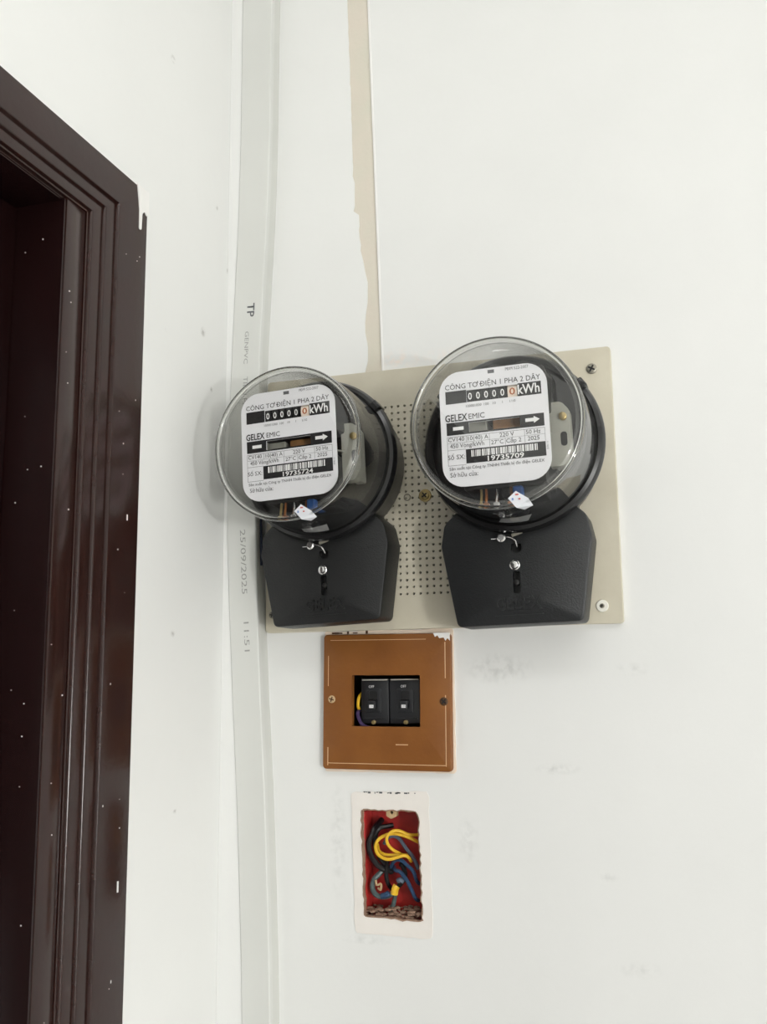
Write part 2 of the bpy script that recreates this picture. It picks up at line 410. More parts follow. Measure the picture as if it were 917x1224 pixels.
# s = way inwards from the outer edge (0..1 over the moulded width), X of the surface
prof = [(0.0, -0.381), (0.0, -0.3768), (0.012, -0.376), (0.552, -0.376), (0.566, -0.3763), (0.576, -0.3772), (0.582, -0.3786), (0.740, -0.3786), (0.754, -0.3789), (0.764, -0.3797),
        (0.770, -0.3810), (0.925, -0.3810), (0.940, -0.3814), (0.950, -0.3824), (0.955, -0.3838), (0.975, -0.3842), (0.976, -0.3866), (1.0, -0.3868), (1.0, -0.4400)]
WJ, WH = 0.066, 0.044
def sweep(bm, A):
    for a, b in zip(A[:-1], A[1:]):
        bm.faces.new([bm.verts.new(p) for p in (a[0], a[1], b[1], b[0])])
    bmesh.ops.remove_doubles(bm, verts=bm.verts, dist=1e-6)
    bmesh.ops.recalc_face_normals(bm, faces=bm.faces)
bm = NB(); sweep(bm, [((x, OY - s * WJ, ZB), (x, OY - s * WJ, OZ - s * WH)) for s, x in prof])
obj('jamb', bm, 'door_paint', door, True)
bm = NB(); sweep(bm, [((x, OY - s * WJ, OZ - s * WH), (x, YF, OZ - s * WH)) for s, x in prof])
obj('head', bm, 'door_paint', door, True)
y0 = OY - WJ
bm = NB(); box(bm, -0.440, -0.3842, y0 - 0.0205, y0 + 0.001, ZB, OZ - WH + 0.001, 0.0012)
obj('inner_stop', bm, 'door_paint', door, True)
bm = NB(); box(bm, -0.440, -0.3852, y0 - 0.0222, y0 - 0.0200, ZB, OZ - WH + 0.0005, 0.0005)
obj('lining', bm, 'door_leaf_paint', door, True)
bm = NB(); box(bm, -0.440, -0.3870, YF, y0 - 0.0222, OZ - WH - 0.0015, OZ - WH + 0.0005, 0.0004)
obj('head_lining', bm, 'door_leaf_paint', door, True)
bm = NB(); box(bm, -0.470, -0.4215, y0 - 0.95, y0 - 0.0225, ZB + 0.005, OZ - WH - 0.002, 0.0015)
leaf = obj('door_leaf', bm, 'door_leaf_paint', door, True)
bm = NB(); box(bm, -0.4225, -0.4165, y0 - 0.165, y0 - 0.080, ZB + 0.2, OZ - WH - 0.10, 0.003)
obj('raised_panel', bm, 'door_leaf_paint', leaf, True)
# white wall paint that ran over the corner of the frame, and splashes of it
bm = NB()
run = round_poly([(-0.1598, 0.3645), (-0.176, 0.3645), (-0.1735, 0.3535), (-0.1722, 0.3455), (-0.1718, 0.3310), (-0.1692, 0.3310), (-0.1685, 0.3440), (-0.1655, 0.3475), (-0.1618, 0.3445), (-0.1598, 0.3480)],
                 [0, 0, .003, .002, .0012, .0012, .002, .0015, .0015, 0], 4)
f = bm.faces.new([bm.verts.new((-0.3752, p[0], p[1])) for p in run])
r = bmesh.ops.extrude_face_region(bm, geom=[f])
for e in r['geom']:
    if isinstance(e, bmesh.types.BMVert): e.co.x -= 0.006
bmesh.ops.recalc_face_normals(bm, faces=bm.faces)
obj('paint_run', bm, 'paint_white', door)
rnd = random.Random(5)
bm = NB()
for k in range(18):
    y = OY - rnd.uniform(0.004, 0.034); z = rnd.uniform(-0.3, 0.33); a = rnd.uniform(0.00015, 0.0004); b = a * rnd.choice([1, 1, 1, 2.5])
    box(bm, -0.3763, -0.3758, y - a, y + a, z - b, z + b)
for y, z, a, b in ((-0.172, -0.128, 0.0007, 0.0035), (-0.175, 0.1165, 0.0005, 0.002)):
    box(bm, -0.3763, -0.3756, y - a, y + a, z - b, z + b)
for k in range(14):
    y = y0 - rnd.uniform(0.003, 0.018); z = rnd.uniform(-0.3, 0.30); a = rnd.uniform(0.00015, 0.0004)
    box(bm, -0.3845, -0.3838, y - a, y + a, z - a, z + a)
for k in range(16):
    x = -0.386 - rnd.uniform(0.004, 0.032); z = rnd.uniform(-0.3, 0.30); a = rnd.uniform(0.00015, 0.0004)
    box(bm, x - a, x + a, y0 - 0.0225, y0 - 0.0219, z - a, z + a)
box(bm, -0.3855, -0.3846, y0 + 0.002, y0 + 0.006, 0.2665, 0.268)
tag(obj('paint_specks', bm, 'paint_white', door), kind='stuff')

# ceiling lamp of the room and an added holder for the fill light, unseen
lampc = empty('ceiling_lamp', (0.1, -1.15, ZT)); tag(lampc, 'flat rectangular white panel lamp on the ceiling', 'lamp')
bm = NB(); slab(bm, rrect(-0.60, 0.60, -0.165, 0.165, 0.02), [rect(-0.578, 0.578, -0.143, 0.143)], 0.05, 0.0, back=False)
bm.transform(Matrix.Rotation(-PI / 2, 4, 'X') @ Matrix.Rotation(PI, 4, 'Z')); obj('housing', bm, 'lamp_body', lampc)
for v_ in lampc.children[0].data.vertices: v_.co.z = -abs(v_.co.z)
fill_base = empty('fill_light_holder', (1.42, YF, -0.25)); tag(fill_base, 'small round holder added behind the viewer for the unseen fill light', 'lamp')
bm = NB(); lathe(bm, [(-0.0, 0.05), (-0.012, 0.05), (-0.02, 0.03), (-0.09, 0.022)], 24, cap0=True, cap1=True); obj('holder', bm, 'lamp_body', fill_base, True)

# ------------------------------------------------------------------ trunking in the corner
PATH = [(ZB, -0.352, -0.328), (-0.255, -0.357, -0.333), (-0.091, -0.364, -0.339), (0.014, -0.371, -0.346), (0.154, -0.378, -0.3512),
        (0.271, -0.375, -0.3485), (0.340, -0.3725, -0.3455), (0.441, -0.369, -0.3405), (0.622, -0.3690, -0.3390), (ZT, -0.3680, -0.3380)]
def path_at(z):
    for (z0, a0, b0), (z1, a1, b1) in zip(PATH[:-1], PATH[1:]):
        if z0 <= z <= z1:
            t = (z - z0) / (z1 - z0); return a0 + (a1 - a0) * t, b0 + (b1 - b0) * t
zs = [ZB] + [-0.30 + 0.02 * k for k in range(0, 51)] + [ZT]
zs = [zz for zz in zs if zz <= ZT]
def smooth_path(z):
    s0 = s1 = 0.0; n = 0
    for k in range(-3, 4):
        zz = min(max(z + 0.018 * k, ZB), ZT); a, b = path_at(zz); s0 += a; s1 += b; n += 1
    return s0 / n, s1 / n
trunk = empty('cable_trunking', (-0.36, 0, ZB)); tag(trunk, 'slim off-white plastic cable trunking running up the wall corner', 'trunking')
def sweep_trunk(name, pf, m, z_from=ZB, z_to=ZT):
    bm = NB(); prev = None
    for zz in [z_from] + [q for q in zs if z_from < q < z_to] + [z_to]:
        a, b = smooth_path(zz)
        ring = [bm.verts.new((p[0] + 0.36, p[1], zz - ZB)) for p in pf(a, b)]
        if prev:
            for i in range(len(ring)): bm.faces.new((prev[i], prev[(i + 1) % len(ring)], ring[(i + 1) % len(ring)], ring[i]))
        else: bm.faces.new(ring)
        prev = ring
    bm.faces.new(prev); bmesh.ops.recalc_face_normals(bm, faces=bm.faces)
    return obj(name, bm, m, trunk, True)
def tray(a, b): return [(a + 0.0004, 0), (a + 0.0004, -0.0165), (b - 0.0008, -0.0165), (b - 0.0008, 0)]
def lid(a, b): return [(a, -0.0140), (a, -0.0190), (a + 0.0008, -0.0198), (b - 0.0008, -0.0198), (b, -0.0190), (b, -0.0140), (b - 0.0008, -0.0140), (b - 0.0008, -0.0170), (a + 0.0008, -0.0170), (a + 0.0008, -0.0140)]
sweep_trunk('tray', tray, 'pvc_side')
sweep_trunk('corner_filler', lambda a, b: [(XL + 0.0001, 0), (XL + 0.0001, -0.0184), (a - 0.0003, -0.0184), (a - 0.0003, 0)], 'left_paint')
lidl = sweep_trunk('lid', lid, 'pvc')
def trunk_text(name, body, size, zc, off, length=None, thick=0.0, m='ink_grey'):
    a, b = smooth_path(zc); a2, b2 = smooth_path(zc - 0.02)
    lean = math.atan2((a2 - a), 0.02)
    me = text_mesh(body, size, length, thick)
    me.transform(Matrix.Translation((a + off + 0.36, -0.0199, zc - ZB)) @ Matrix.Rotation(PI / 2 - lean, 4, 'Y') @ FRONT)
    obj(name, me, m, lidl)
trunk_text('printed_logo', 'TP', 0.0095, 0.3215, 0.0160, 0.0125, 0.02)
mat('ink_faint', srgb(164, 165, 161), 0.5, var=0.3, scale=900)
trunk_text('printed_text', 'GENPVC', 0.0052, 0.2880, 0.0135, 0.029, m='ink_faint')
trunk_text('printed_text', 'TIEN PHONG', 0.0060, 0.2390, 0.0140, 0.046, m='ink_faint')
trunk_text('printed_date', '25/09/2025', 0.0068, 0.1025, 0.0145, 0.054, m='ink_faint')
trunk_text('printed_code', '11:51', 0.0066, 0.0405, 0.0150, 0.024, m='ink_faint')

# old strip of trunking let into the wall above the board
old = empty('embedded_trunking', (-0.26, 0.0016, 0.21)); tag(old, 'narrow beige old plastic trunking strip plastered into the wall', 'trunking')
bm = NB(); box(bm, -0.292 + 0.26, -0.2375 + 0.26, -0.0006, 0.0014, 0.0, 0.80)
for v_ in bm.verts:
    v_.co.x += (0.404 - v_.co.z) * 0.0284 - 0.0105 + 0.010
bm2 = bm
obj('strip', bm2, 'old_pvc', old)
bm = NB()
for x_, wd, pr in ((0.0, 0.0010, 0.0019),):
    for z_a, z_b in ((0.02, 0.79),):
        box(bm, -wd, wd, -pr, 0.0, z_a, z_b, 0.0004)
for v_ in bm.verts: v_.co.x += (-0.254 + 0.26) + (0.404 - v_.co.z) * 0.0284 + 0.0002
obj('edge_lip', bm, 'paint_white', old)

# ------------------------------------------------------------------ perforated mounting board
BX0, BX1, BZ0, BZ1, BT = -0.347, -0.0560, 0.0438, 0.2595, 0.005
board = empty('mounting_board', ((BX0 + BX1) / 2, 0, BZ0)); tag(board, 'beige-grey perforated plastic mounting board under the two meters', 'board')
bx = (BX0 + BX1) / 2
PIT = 0.00555; c0 = -0.2072; r0z = 0.0718
nx0, nx1, nz = -18, 19, 29
gx0 = c0 + (nx0 - 0.5) * PIT; gx1 = c0 + (nx1 + 0.5) * PIT; gz0 = r0z - PIT / 2; gz1 = r0z + (nz - 0.5) * PIT
bm = NB()
out_l = rrect(BX0 - bx, BX1 - bx, 0, BZ1 - BZ0, 0.003, 4)
slab(bm, out_l, [rect(gx0 - bx, gx1 - bx, gz0 - BZ0, gz1 - BZ0)], -BT, -0.0001, back=False, bevel=0.0006)
hr = 0.00105; n8 = 8
def hole_cell(cx, cz, r):
    h = PIT / 2; ring = []; deep = []; sq = []
    for k in range(n8):
        t = 2 * PI * k / n8; ring.append(bm.verts.new((cx + r * math.cos(t), -BT, cz + r * math.sin(t))))
        deep.append(bm.verts.new((cx + r * math.cos(t), -BT + 0.0035, cz + r * math.sin(t))))
        q = max(abs(math.cos(t)), abs(math.sin(t))); sq.append(bm.verts.new((cx + h * math.cos(t) / q, -BT, cz + h * math.sin(t) / q)))
    for k in range(n8):
        j = (k + 1) % n8
        bm.faces.new((ring[k], ring[j], sq[j], sq[k])); bm.faces.new((deep[k], deep[j], ring[j], ring[k]))
for i in range(nx0, nx1 + 1):
    for j in range(nz):
        hole_cell(c0 + i * PIT - bx, r0z + j * PIT - BZ0, hr)
for f in bm.faces:
    f.normal_update()
    if f.normal.y > 0.5: f.normal_flip()
obj('perforated_plate', bm, 'board_pvc', board)
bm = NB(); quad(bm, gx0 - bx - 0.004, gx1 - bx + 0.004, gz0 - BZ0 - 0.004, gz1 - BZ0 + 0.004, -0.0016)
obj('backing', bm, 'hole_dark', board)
screw('screw', -0.071 - bx, 0.2424 - BZ0, -BT, 0.0042, 'screw_grey', board, rot=0.5)
def washer(x, z, r, m):
    bm = NB(); lathe(bm, [(0, r), (0.0008, r), (0.0012, r * 0.9)], 24, (x - bx, z - BZ0), cap1=True); bm.transform(Matrix.Translation((0, -BT, 0)))
    return obj('washer', bm, m, board, True)
washer(-0.0713, 0.0571, 0.0046, 'washer_white'); screw('screw', -0.0713 - bx, 0.0571 - BZ0, -BT - 0.0012, 0.0018, 'screw_grey', board, rot=0.2, depth=0.0008)
washer(-0.2075, 0.1506, 0.0052, 'brass'); screw('screw', -0.2075 - bx, 0.1506 - BZ0, -BT - 0.0012, 0.0036, 'brass', board, rot=0.9)
bm = NB(); lathe(bm, [(0, 0.0030), (0.0006, 0.0026), (-0.001, 0.0016)], 16, (-0.2228 - bx, 0.1502 - BZ0), cap1=True); bm.transform(Matrix.Translation((0, -BT, 0))); obj('plug_hole', bm, 'screw_grey', board, True)
screw('screw', -0.3405 - bx, 0.0586 - BZ0, -BT, 0.0030, 'screw_grey', board, rot=0.1)

# ------------------------------------------------------------------ the two electricity meters
def meter(cx, cz, roll, scale, serial, label, cover_mat, yaw=0.0, cdx=0.0, ldz=0.0):
    M = empty('electricity_meter', (cx, -BT - 0.0004 - 0.066 * abs(yaw), cz), (0, roll, yaw)); M.scale = (scale, scale, scale)
    tag(M, label, 'electricity meter', 'round electricity meters on the perforated board')
    # black base with neck down to the terminal block
    bm = NB(); lathe(bm, [(0.0, 0.0590), (0.0015, 0.0600), (0.024, 0.0625), (0.039, 0.0645), (0.0405, 0.0630), (0.0420, 0.0600), (0.0425, 0.0)], 96)
    obj('base', bm, 'bakelite', M, True)
    bm = NB(); box(bm, -0.041, 0.041, -0.030, 0.0, -0.122, -0.040, 0.004); obj('terminal_block', bm, 'bakelite', M, True)
    bm = NB(); lathe(bm, [(0.0390, 0.0600), (0.0390, 0.0658), (0.0402, 0.0668), (0.0430, 0.0664), (0.0455, 0.0648), (0.0465, 0.0622), (0.0450, 0.0600)], 96)
    obj('rim', bm, 'bakelite_rim', M, True)
    for a in (0.62, 2.45):
        bm = NB(); box(bm, -0.004, 0.004, -0.049, -0.036, -0.003, 0.003, 0.001); bm.transform(Matrix.Rotation(-a + PI / 2, 4, 'Y') @ Matrix.Translation((0, 0, 0.0645)))
        obj('clip', bm, 'bakelite_rim', M, True)
    # clear cover
    D = 0.1085
    bm = NB()
    prof_g = [(0.0450, 0.0622), (0.050, 0.0612), (0.070, 0.0607), (D - 0.010, 0.0603), (D - 0.0035, 0.0601), (D - 0.0018, 0.0597), (D - 0.0005, 0.0588), (D, 0.0577), (D - 0.0004, 0.0566), (D - 0.0014, 0.0558), (D - 0.0016, 0.0548)]
    dome = [(D - 0.0008, 0.0500), (D + 0.0004, 0.038), (D + 0.0011, 0.02), (D + 0.0013, 0.0)]
    lathe(bm, prof_g + dome, 96)
    bmesh.ops.remove_doubles(bm, verts=bm.verts, dist=1e-6)
    bmesh.ops.recalc_face_normals(bm, faces=bm.faces)
    G = obj('clear_cover', bm, 'clear_cover', M, True)
    # inner face of the cover's thick wall
    bm = NB(); lathe(bm, [(0.0460, 0.0590), (0.070, 0.0580), (D - 0.010, 0.0574), (D - 0.0050, 0.0566), (D - 0.0032, 0.0552), (D - 0.0026, 0.0535)], 96)
    obj('inner_wall', bm, 'clear_inner', G, True)
    bm = NB(); ringp = []
    for k in range(12):
        t = 2 * PI * k / 12; ringp.append((D - 0.0020 + 0.0017 * math.sin(t), 0.0584 + 0.0015 * math.cos(t)))
    lathe(bm, ringp + [ringp[0]], 96); bmesh.ops.remove_doubles(bm, verts=bm.verts, dist=1e-6)
    obj('front_rim', bm, 'thick_glass', G, True)
    # stickers on the cover near the seal
    def curved(a0, a1, d0, d1, R, name, m, skew=0.0):
        bm = NB(); rows = []
        for i in range(9):
            a = a0 + (a1 - a0) * i / 8
            row = []
            for j in range(5):
                d = d0 + (d1 - d0) * j / 4; aa = a + skew * (j / 4 - 0.5)
                row.append(bm.verts.new((R * math.cos(aa), -d, R * math.sin(aa))))
            rows.append(row)
        for A, B in zip(rows[:-1], rows[1:]):
            for j in range(4): bm.faces.new((A[j], A[j + 1], B[j + 1], B[j]))
        return obj(name, bm, m, G)
    a = -PI / 2
    curved(a - 0.16, a + 0.20, 0.048, 0.068, 0.0598, 'inner_sticker', 'sticker_grey', 0.10)
    fold = [(0.0060, D + 0.0010, -0.0535), (0.0115, D + 0.0012, -0.0490), (0.0195, D + 0.0003, -0.0545), (0.0215, D - 0.0050, -0.0585), (0.0150, D - 0.0090, -0.0602), (0.0110, D - 0.0005, -0.0600)]
    bm = NB(); vv = [bm.verts.new((p[0], -p[1], p[2])) for p in fold]
    bm.faces.new((vv[0], vv[5], vv[2], vv[1])); bm.faces.new((vv[5], vv[4], vv[3], vv[2]))
    st = obj('seal_sticker', bm, 'sticker', G)
    bm = NB()
    for x_, z_, w_ in ((0.0110, -0.0520, 0.0022), (0.0130, -0.0550, 0.0014)):
        quad(bm, x_, x_ + w_, z_, z_ + 0.0010, -D - 0.0014)
    obj('sticker_print', bm, 'ink_red', G)
    bm = NB(); quad(bm, 0.0085, 0.0097, -0.0552, -0.0535, -D - 0.0012); obj('sticker_print', bm, 'ink_blue', G)
    # works inside
    LD = 0.0955
    bm = NB(); box(bm, -0.033, 0.033, -LD + 0.003, -0.052, 0.012, 0.0405, 0.002); obj('register_housing', bm, 'steel_core', M)
    bm = NB(); slab(bm, round_poly([(-0.012, 0.040), (0.024, 0.040), (0.030, 0.047), (0.016, 0.0515), (0.006, 0.049), (-0.006, 0.0515), (-0.014, 0.047)], [.002] * 7, 3), [], -0.074, -0.056)
    obj('top_bracket', bm, 'steel_core', M)
    for s in (-1, 1):
        ear = round_poly([(s * 0.030, 0.020), (s * 0.040, 0.020), (s * 0.0455, 0.013), (s * 0.0455, -0.016), (s * 0.040, -0.026), (s * 0.030, -0.026)], [0, .006, .006, .006, .006, 0], 4)
        bm = NB(); slab(bm, ear, [], -0.068, -0.058); e = obj('side_bracket', bm, 'cast_grey', M)
        bm = NB(); lathe(bm, [(0.068, 0.0030), (0.0700, 0.0028), (0.0706, 0.0018)], 14, (s * 0.0405, 0.009), cap1=True); obj('brass_screw', bm, 'brass', e, True)
        bm = NB(); slab(bm, rrect(s * 0.0405 - 0.0022, s * 0.0405 + 0.0022, -0.012, -0.002, 0.002), [], -0.0684, -0.066); obj('slot', bm, 'hole_black', e)
        bm = NB(); box(bm, s * 0.036 - 0.004, s * 0.036 + 0.004, -0.064, -0.030, -0.024, 0.014, 0.001); obj('bracket_post', bm, 'cast_grey', e)
    bm = NB(); box(bm, -0.030, 0.030, -0.080, -0.030, -0.040, -0.006, 0.002); obj('lower_core', bm, 'steel_core', M)
    bm = NB(); box(bm, -0.034, 0.034, -0.060, -0.030, -0.004, 0.044, 0.002); obj('rear_core', bm, 'steel_core', M)
    bm = NB(); lathe(bm, [(0, 0.0), (0, 0.036), (0.0012, 0.036), (0.0012, 0.0)], 48); bm.transform(Matrix.Translation((0, -0.052, -0.0015)) @ Matrix.Rotation(PI / 2, 4, 'X')); obj('rotor_disc', bm, 'aluminium', M)
    bm = NB(); box(bm, -0.006, 0.024, -0.086, -0.060, -0.0002, 0.0075, 0.001); obj('coil', bm, 'coil_brown', M)
    bm = NB(); box(bm, -0.024, -0.010, -0.086, -0.060, -0.0002, 0.0075, 0.001); obj('magnet', bm, 'cast_grey', M)
    bm = NB(); box(bm, 0.005, 0.012, -0.084, -0.060, -0.0475, -0.0400, 0.0015); obj('coil_wrap', bm, 'coil_blue', M)
    bm = NB(); box(bm, -0.004, 0.026, -0.078, -0.046, -0.0465, -0.0395, 0.0015); obj('coil_former', bm, 'steel_core', M)
    for x, mm in ((-0.018, 'brass'), (-0.0145, 'copper'), (-0.007, 'chrome'), (0.003, 'copper')):
        bm = NB(); tube(bm, [(x, -0.078, -0.040), (x + 0.0006, -0.081, -0.046), (x - 0.0005, -0.080, -0.052)], 0.0010, 8)
        box(bm, x - 0.0024, x + 0.0022, -0.0815, -0.077, -0.0535, -0.0500, 0.0006); obj('terminal_post', bm, mm, M)
    # name plate with a counter window and a disc slot
    W, Ht = 0.0768 / scale, 0.0835 / scale
    X = lambda u: (u - 0.5) * W - 0.003
    Z = lambda v: (0.5 - v) * Ht + 0.001 + ldz
    yl = -LD
    bm = NB()
    slab(bm, rrect(X(0), X(1), Z(1), Z(0), 0.0150, 8), [rect(X(0.255), X(0.735), Z(0.276), Z(0.172)), rect(X(0.265), X(0.735), Z(0.538), Z(0.456))], yl, yl + 0.0010, back=False)
    P = obj('name_plate', bm, 'label_white', M)
    yp = yl - 0.00012; yq = yl - 0.00022
    def bar(name, u0, u1, v0, v1, m, y=None):
        bm = NB(); quad(bm, X(u0), X(u1), Z(v1), Z(v0), yp if y is None else y); return obj(name, bm, m, P)
    bar('counter_band', 0.058, 0.255, 0.167, 0.278, 'ink'); bar('counter_band', 0.735, 0.945, 0.167, 0.278, 'ink')
    bar('disc_band', 0.055, 0.265, 0.442, 0.552, 'ink'); bar('disc_band', 0.735, 0.955, 0.442, 0.552, 'ink')
    bar('disc_band', 0.265, 0.735, 0.442, 0.456, 'ink'); bar('disc_band', 0.265, 0.735, 0.538, 0.552, 'ink')
    bar('direction_dash', 0.115, 0.215, 0.482, 0.512, 'ink_white', yq)
    bm = NB(); f = bm.faces.new([bm.verts.new((X(u), yq, Z(v_))) for u, v_ in ((0.785, 0.506), (0.862, 0.506), (0.862, 0.521), (0.915, 0.491), (0.862, 0.461), (0.862, 0.476), (0.785, 0.476))]); obj('direction_arrow', bm, 'ink_white', P)
    # six counting drums
    for k in range(6):
        u = 0.287 + 0.0755 * k if k < 5 else 0.680
        wd = 0.0054 if k < 5 else 0.0066
        bm = NB(); tube(bm, [(X(u) - wd / 2, yl + 0.0085, Z(0.2245)), (X(u) + wd / 2, yl + 0.0085, Z(0.2245))], 0.0078, 20, True, 1)
        dr = obj('number_drum', bm, 'ink' if k < 5 else 'drum_white', M)
        put_text('drum_digit', '0', 0.0070, X(u), Z(0.2280), yl + 0.00060, 'ink_white' if k < 5 else 'orange_digit', dr, 0.0027 if k < 5 else 0.0040, 0.012)
        if k < 5:
            bm = NB(); quad(bm, X(u) - 0.0010, X(u) + 0.0010, Z(0.1825), Z(0.1790), yl + 0.0018); obj('digit_edge', bm, 'ink_white', dr)
    T = lambda body, size, u, v_, m='ink', width=None, thick=0.0, align='CENTER', nm='printed_text': put_text(nm, body, size, X(u), Z(v_), yq, m, P, width, thick, align)
    T('kWh', 0.0094, 0.832, 0.2250, 'ink_white', 0.0150, 0.018)
    bar('brand_mark', 0.465, 0.525, 0.018, 0.048, 'ink_grey')
    T('PĐM 522-2007', 0.0030, 0.735, 0.030, 'ink_grey', 0.0160)
    T('CÔNG TƠ ĐIỆN 1 PHA 2 DÂY', 0.0053, 0.500, 0.1330, 'ink', 0.885 * W, 0.0, nm='title_text')
    for u, s_ in ((0.287, '10000'), (0.362, '1000'), (0.438, '100'), (0.512, '10'), (0.588, '1'), (0.680, '1/10')):
        T(s_, 0.0026, u, 0.312, 'ink_grey')
        bar('tick', u - 0.006, u + 0.006, 0.278, 0.286, 'ink_white', yq)
    T('GELEX', 0.0070, 0.150, 0.4060, 'ink', 0.0158, 0.020, nm='logo_text')
    T('EMIC', 0.0055, 0.342, 0.4060, 'ink', 0.0112)
    T('CV140', 0.0042, 0.140, 0.592); T('10(40) A', 0.0042, 0.345, 0.594); T('220 V', 0.0042, 0.610, 0.594); T('50 Hz', 0.0042, 0.850, 0.594)
    T('450 Vòng/kWh', 0.0044, 0.240, 0.648, 'ink', 0.0240); T('27°C', 0.0042, 0.520, 0.650); T('Cấp 2', 0.0042, 0.670, 0.650); T('2025', 0.0042, 0.850, 0.650)
    for u0, u1, v0, v1 in ((0.055, 0.955, 0.566, 0.569), (0.055, 0.955, 0.620, 0.622), (0.055, 0.225, 0.680, 0.683), (0.055, 0.225, 0.812, 0.815), (0.055, 0.058, 0.566, 0.812),
                           (0.235, 0.238, 0.566, 0.620), (0.448, 0.451, 0.566, 0.680), (0.770, 0.773, 0.566, 0.680), (0.592, 0.595, 0.622, 0.680), (0.953, 0.956, 0.566, 0.680)):
        bar('table_line', u0, u1, v0, v1, 'ink_grey')
    bar('barcode_band', 0.225, 0.955, 0.684, 0.806, 'ink')
    rb = random.Random(int(serial)); u = 0.275; bm = NB()
    while u < 0.885:
        wv = rb.choice([0.005, 0.008, 0.013, 0.018]); quad(bm, X(u), X(min(u + wv, 0.89)), Z(0.752), Z(0.696), yq); u += wv + rb.choice([0.004, 0.006, 0.011])
    obj('barcode', bm, 'ink_white', P)
    T(serial, 0.0049, 0.590, 0.782, 'ink_white', 0.0250, 0.018, nm='serial_number')
    T('Số SX:', 0.0046, 0.135, 0.745)
    T('Sản xuất tại Công ty TNHH Thiết bị đo điện GELEX', 0.0030, 0.500, 0.843, 'ink', 0.87 * W)
    T('Sở hữu của:', 0.0046, 0.200, 0.898, 'ink', 0.0195)
    put_text('printed_text', 'EVN 11', 0.0018, X(0.972), Z(0.72), yq, 'ink_grey', P, rot=-PI / 2)
    # terminal cover, a black tapering lid with screw, slot and raised lettering
    FD = 0.0370
    ol = round_poly([(-0.036, -0.040), (0.036, -0.040), (0.0525, -0.0560), (0.0555, -0.0720), (0.0455, -0.1320), (-0.0455, -0.1320), (-0.0555, -0.0720), (-0.0525, -0.0560)],
                    [.004, .004, .009, .010, .005, .005, .010, .009], 6)
    slot = rrect(-0.0030, 0.0022, -0.1095, -0.0935, 0.0012, 3)
    notch = round_poly([(-0.0035, -0.0735), (0.0045, -0.0735), (0.0045, -0.0790), (0.0, -0.0805), (-0.0035, -0.0780)], [.0015] * 5, 3)
    bm = NB(); slab(bm, ol, [slot, notch], -FD, -0.0060, back=False, bevel=0.0016)
    T_ = obj('terminal_cover', bm, cover_mat, M, True); T_.location.x = cdx
    bm = NB(); quad(bm, -0.006, 0.006, -0.112, -0.070, -FD + 0.006); obj('slot_back', bm, 'hole_black', T_)
    bm = NB(); lathe(bm, [(0, 0.0022), (0.004, 0.0022), (0.0044, 0.0015)], 14, (-0.0008, -0.1015), cap1=True); bm.transform(Matrix.Translation((0, -FD + 0.006, 0))); obj('inner_screw', bm, 'steel_core', T_, True)
    bm = NB(); lathe(bm, [(-0.001, 0.0038), (0.0005, 0.0038), (0.001, 0.0031), (0.0026, 0.0026), (0.003, 0.0018)], 16, (-0.0010, -0.0890), cap1=True); bm.transform(Matrix.Translation((0, -FD, 0))); obj('cover_screw', bm, 'chrome', T_, True)
    rim_y = -FD - 0.0002
    put_text('raised_letters', 'GELEX', 0.0135, 0.0, -0.1170, rim_y, cover_mat, T_, 0.0340, 0.02, extrude=0.0009)
    bm = NB()
    for i in range(2):
        s = (-1, 1)[i]
        ra = round_poly([(s * 0.0175 - 0.005 * 0, -0.1250), (0, -0.1250), (0, -0.1242), (s * 0.0175, -0.1242)], [0, 0, 0, 0])
        box(bm, min(0, s * 0.0175), max(0, s * 0.0175), rim_y - 0.0006, rim_y + 0.0004, -0.1252, -0.1246)
    obj('raised_line', bm, cover_mat, T_)
    # lead seal with its wire
    S = -FD - 0.004
    bm = NB(); tube(bm, [(-0.0170, S + 0.003, -0.0690), (-0.0110, S, -0.0695), (-0.004, S - 0.001, -0.0690), (0.0005, S + 0.001, -0.0715), (0.0015, S + 0.005, -0.0760)], 0.00055, 6)
    sw = obj('seal_wire', bm, 'chrome', M, True); sw.location.x = cdx
    bm = NB(); lathe(bm, [(-0.0018, 0.0010), (-0.0014, 0.0030), (0.0010, 0.0033), (0.0020, 0.0022)], 14, (-0.0090, -0.0690), cap0=True, cap1=True); bm.transform(Matrix.Translation((0, S, 0))); obj('seal', bm, 'chrome', sw, True)
    bm = NB(); box(bm, 0.0, 0.0080, -0.0006, 0.0004, -0.0012, 0.0012, 0.0003); bm.transform(Matrix.Translation((-0.0015, S, -0.0680)) @ Matrix.Rotation(-0.28, 4, 'Y')); obj('seal_tag', bm, 'screw_grey', sw)
    return M
meter(-0.2820, 0.1765, -math.radians(2.4), 0.975, '19735724', 'round glass-fronted electricity meter beside the door, with serial number 19735724', 'cover_black_b', yaw=-math.radians(1.3), cdx=-0.0015, ldz=0.002)
meter(-0.1275, 0.1775, -math.radians(1.4), 1.020, '19735709', 'round glass-fronted electricity meter farther from the door, with serial number 19735709', 'cover_black', cdx=-0.0035)

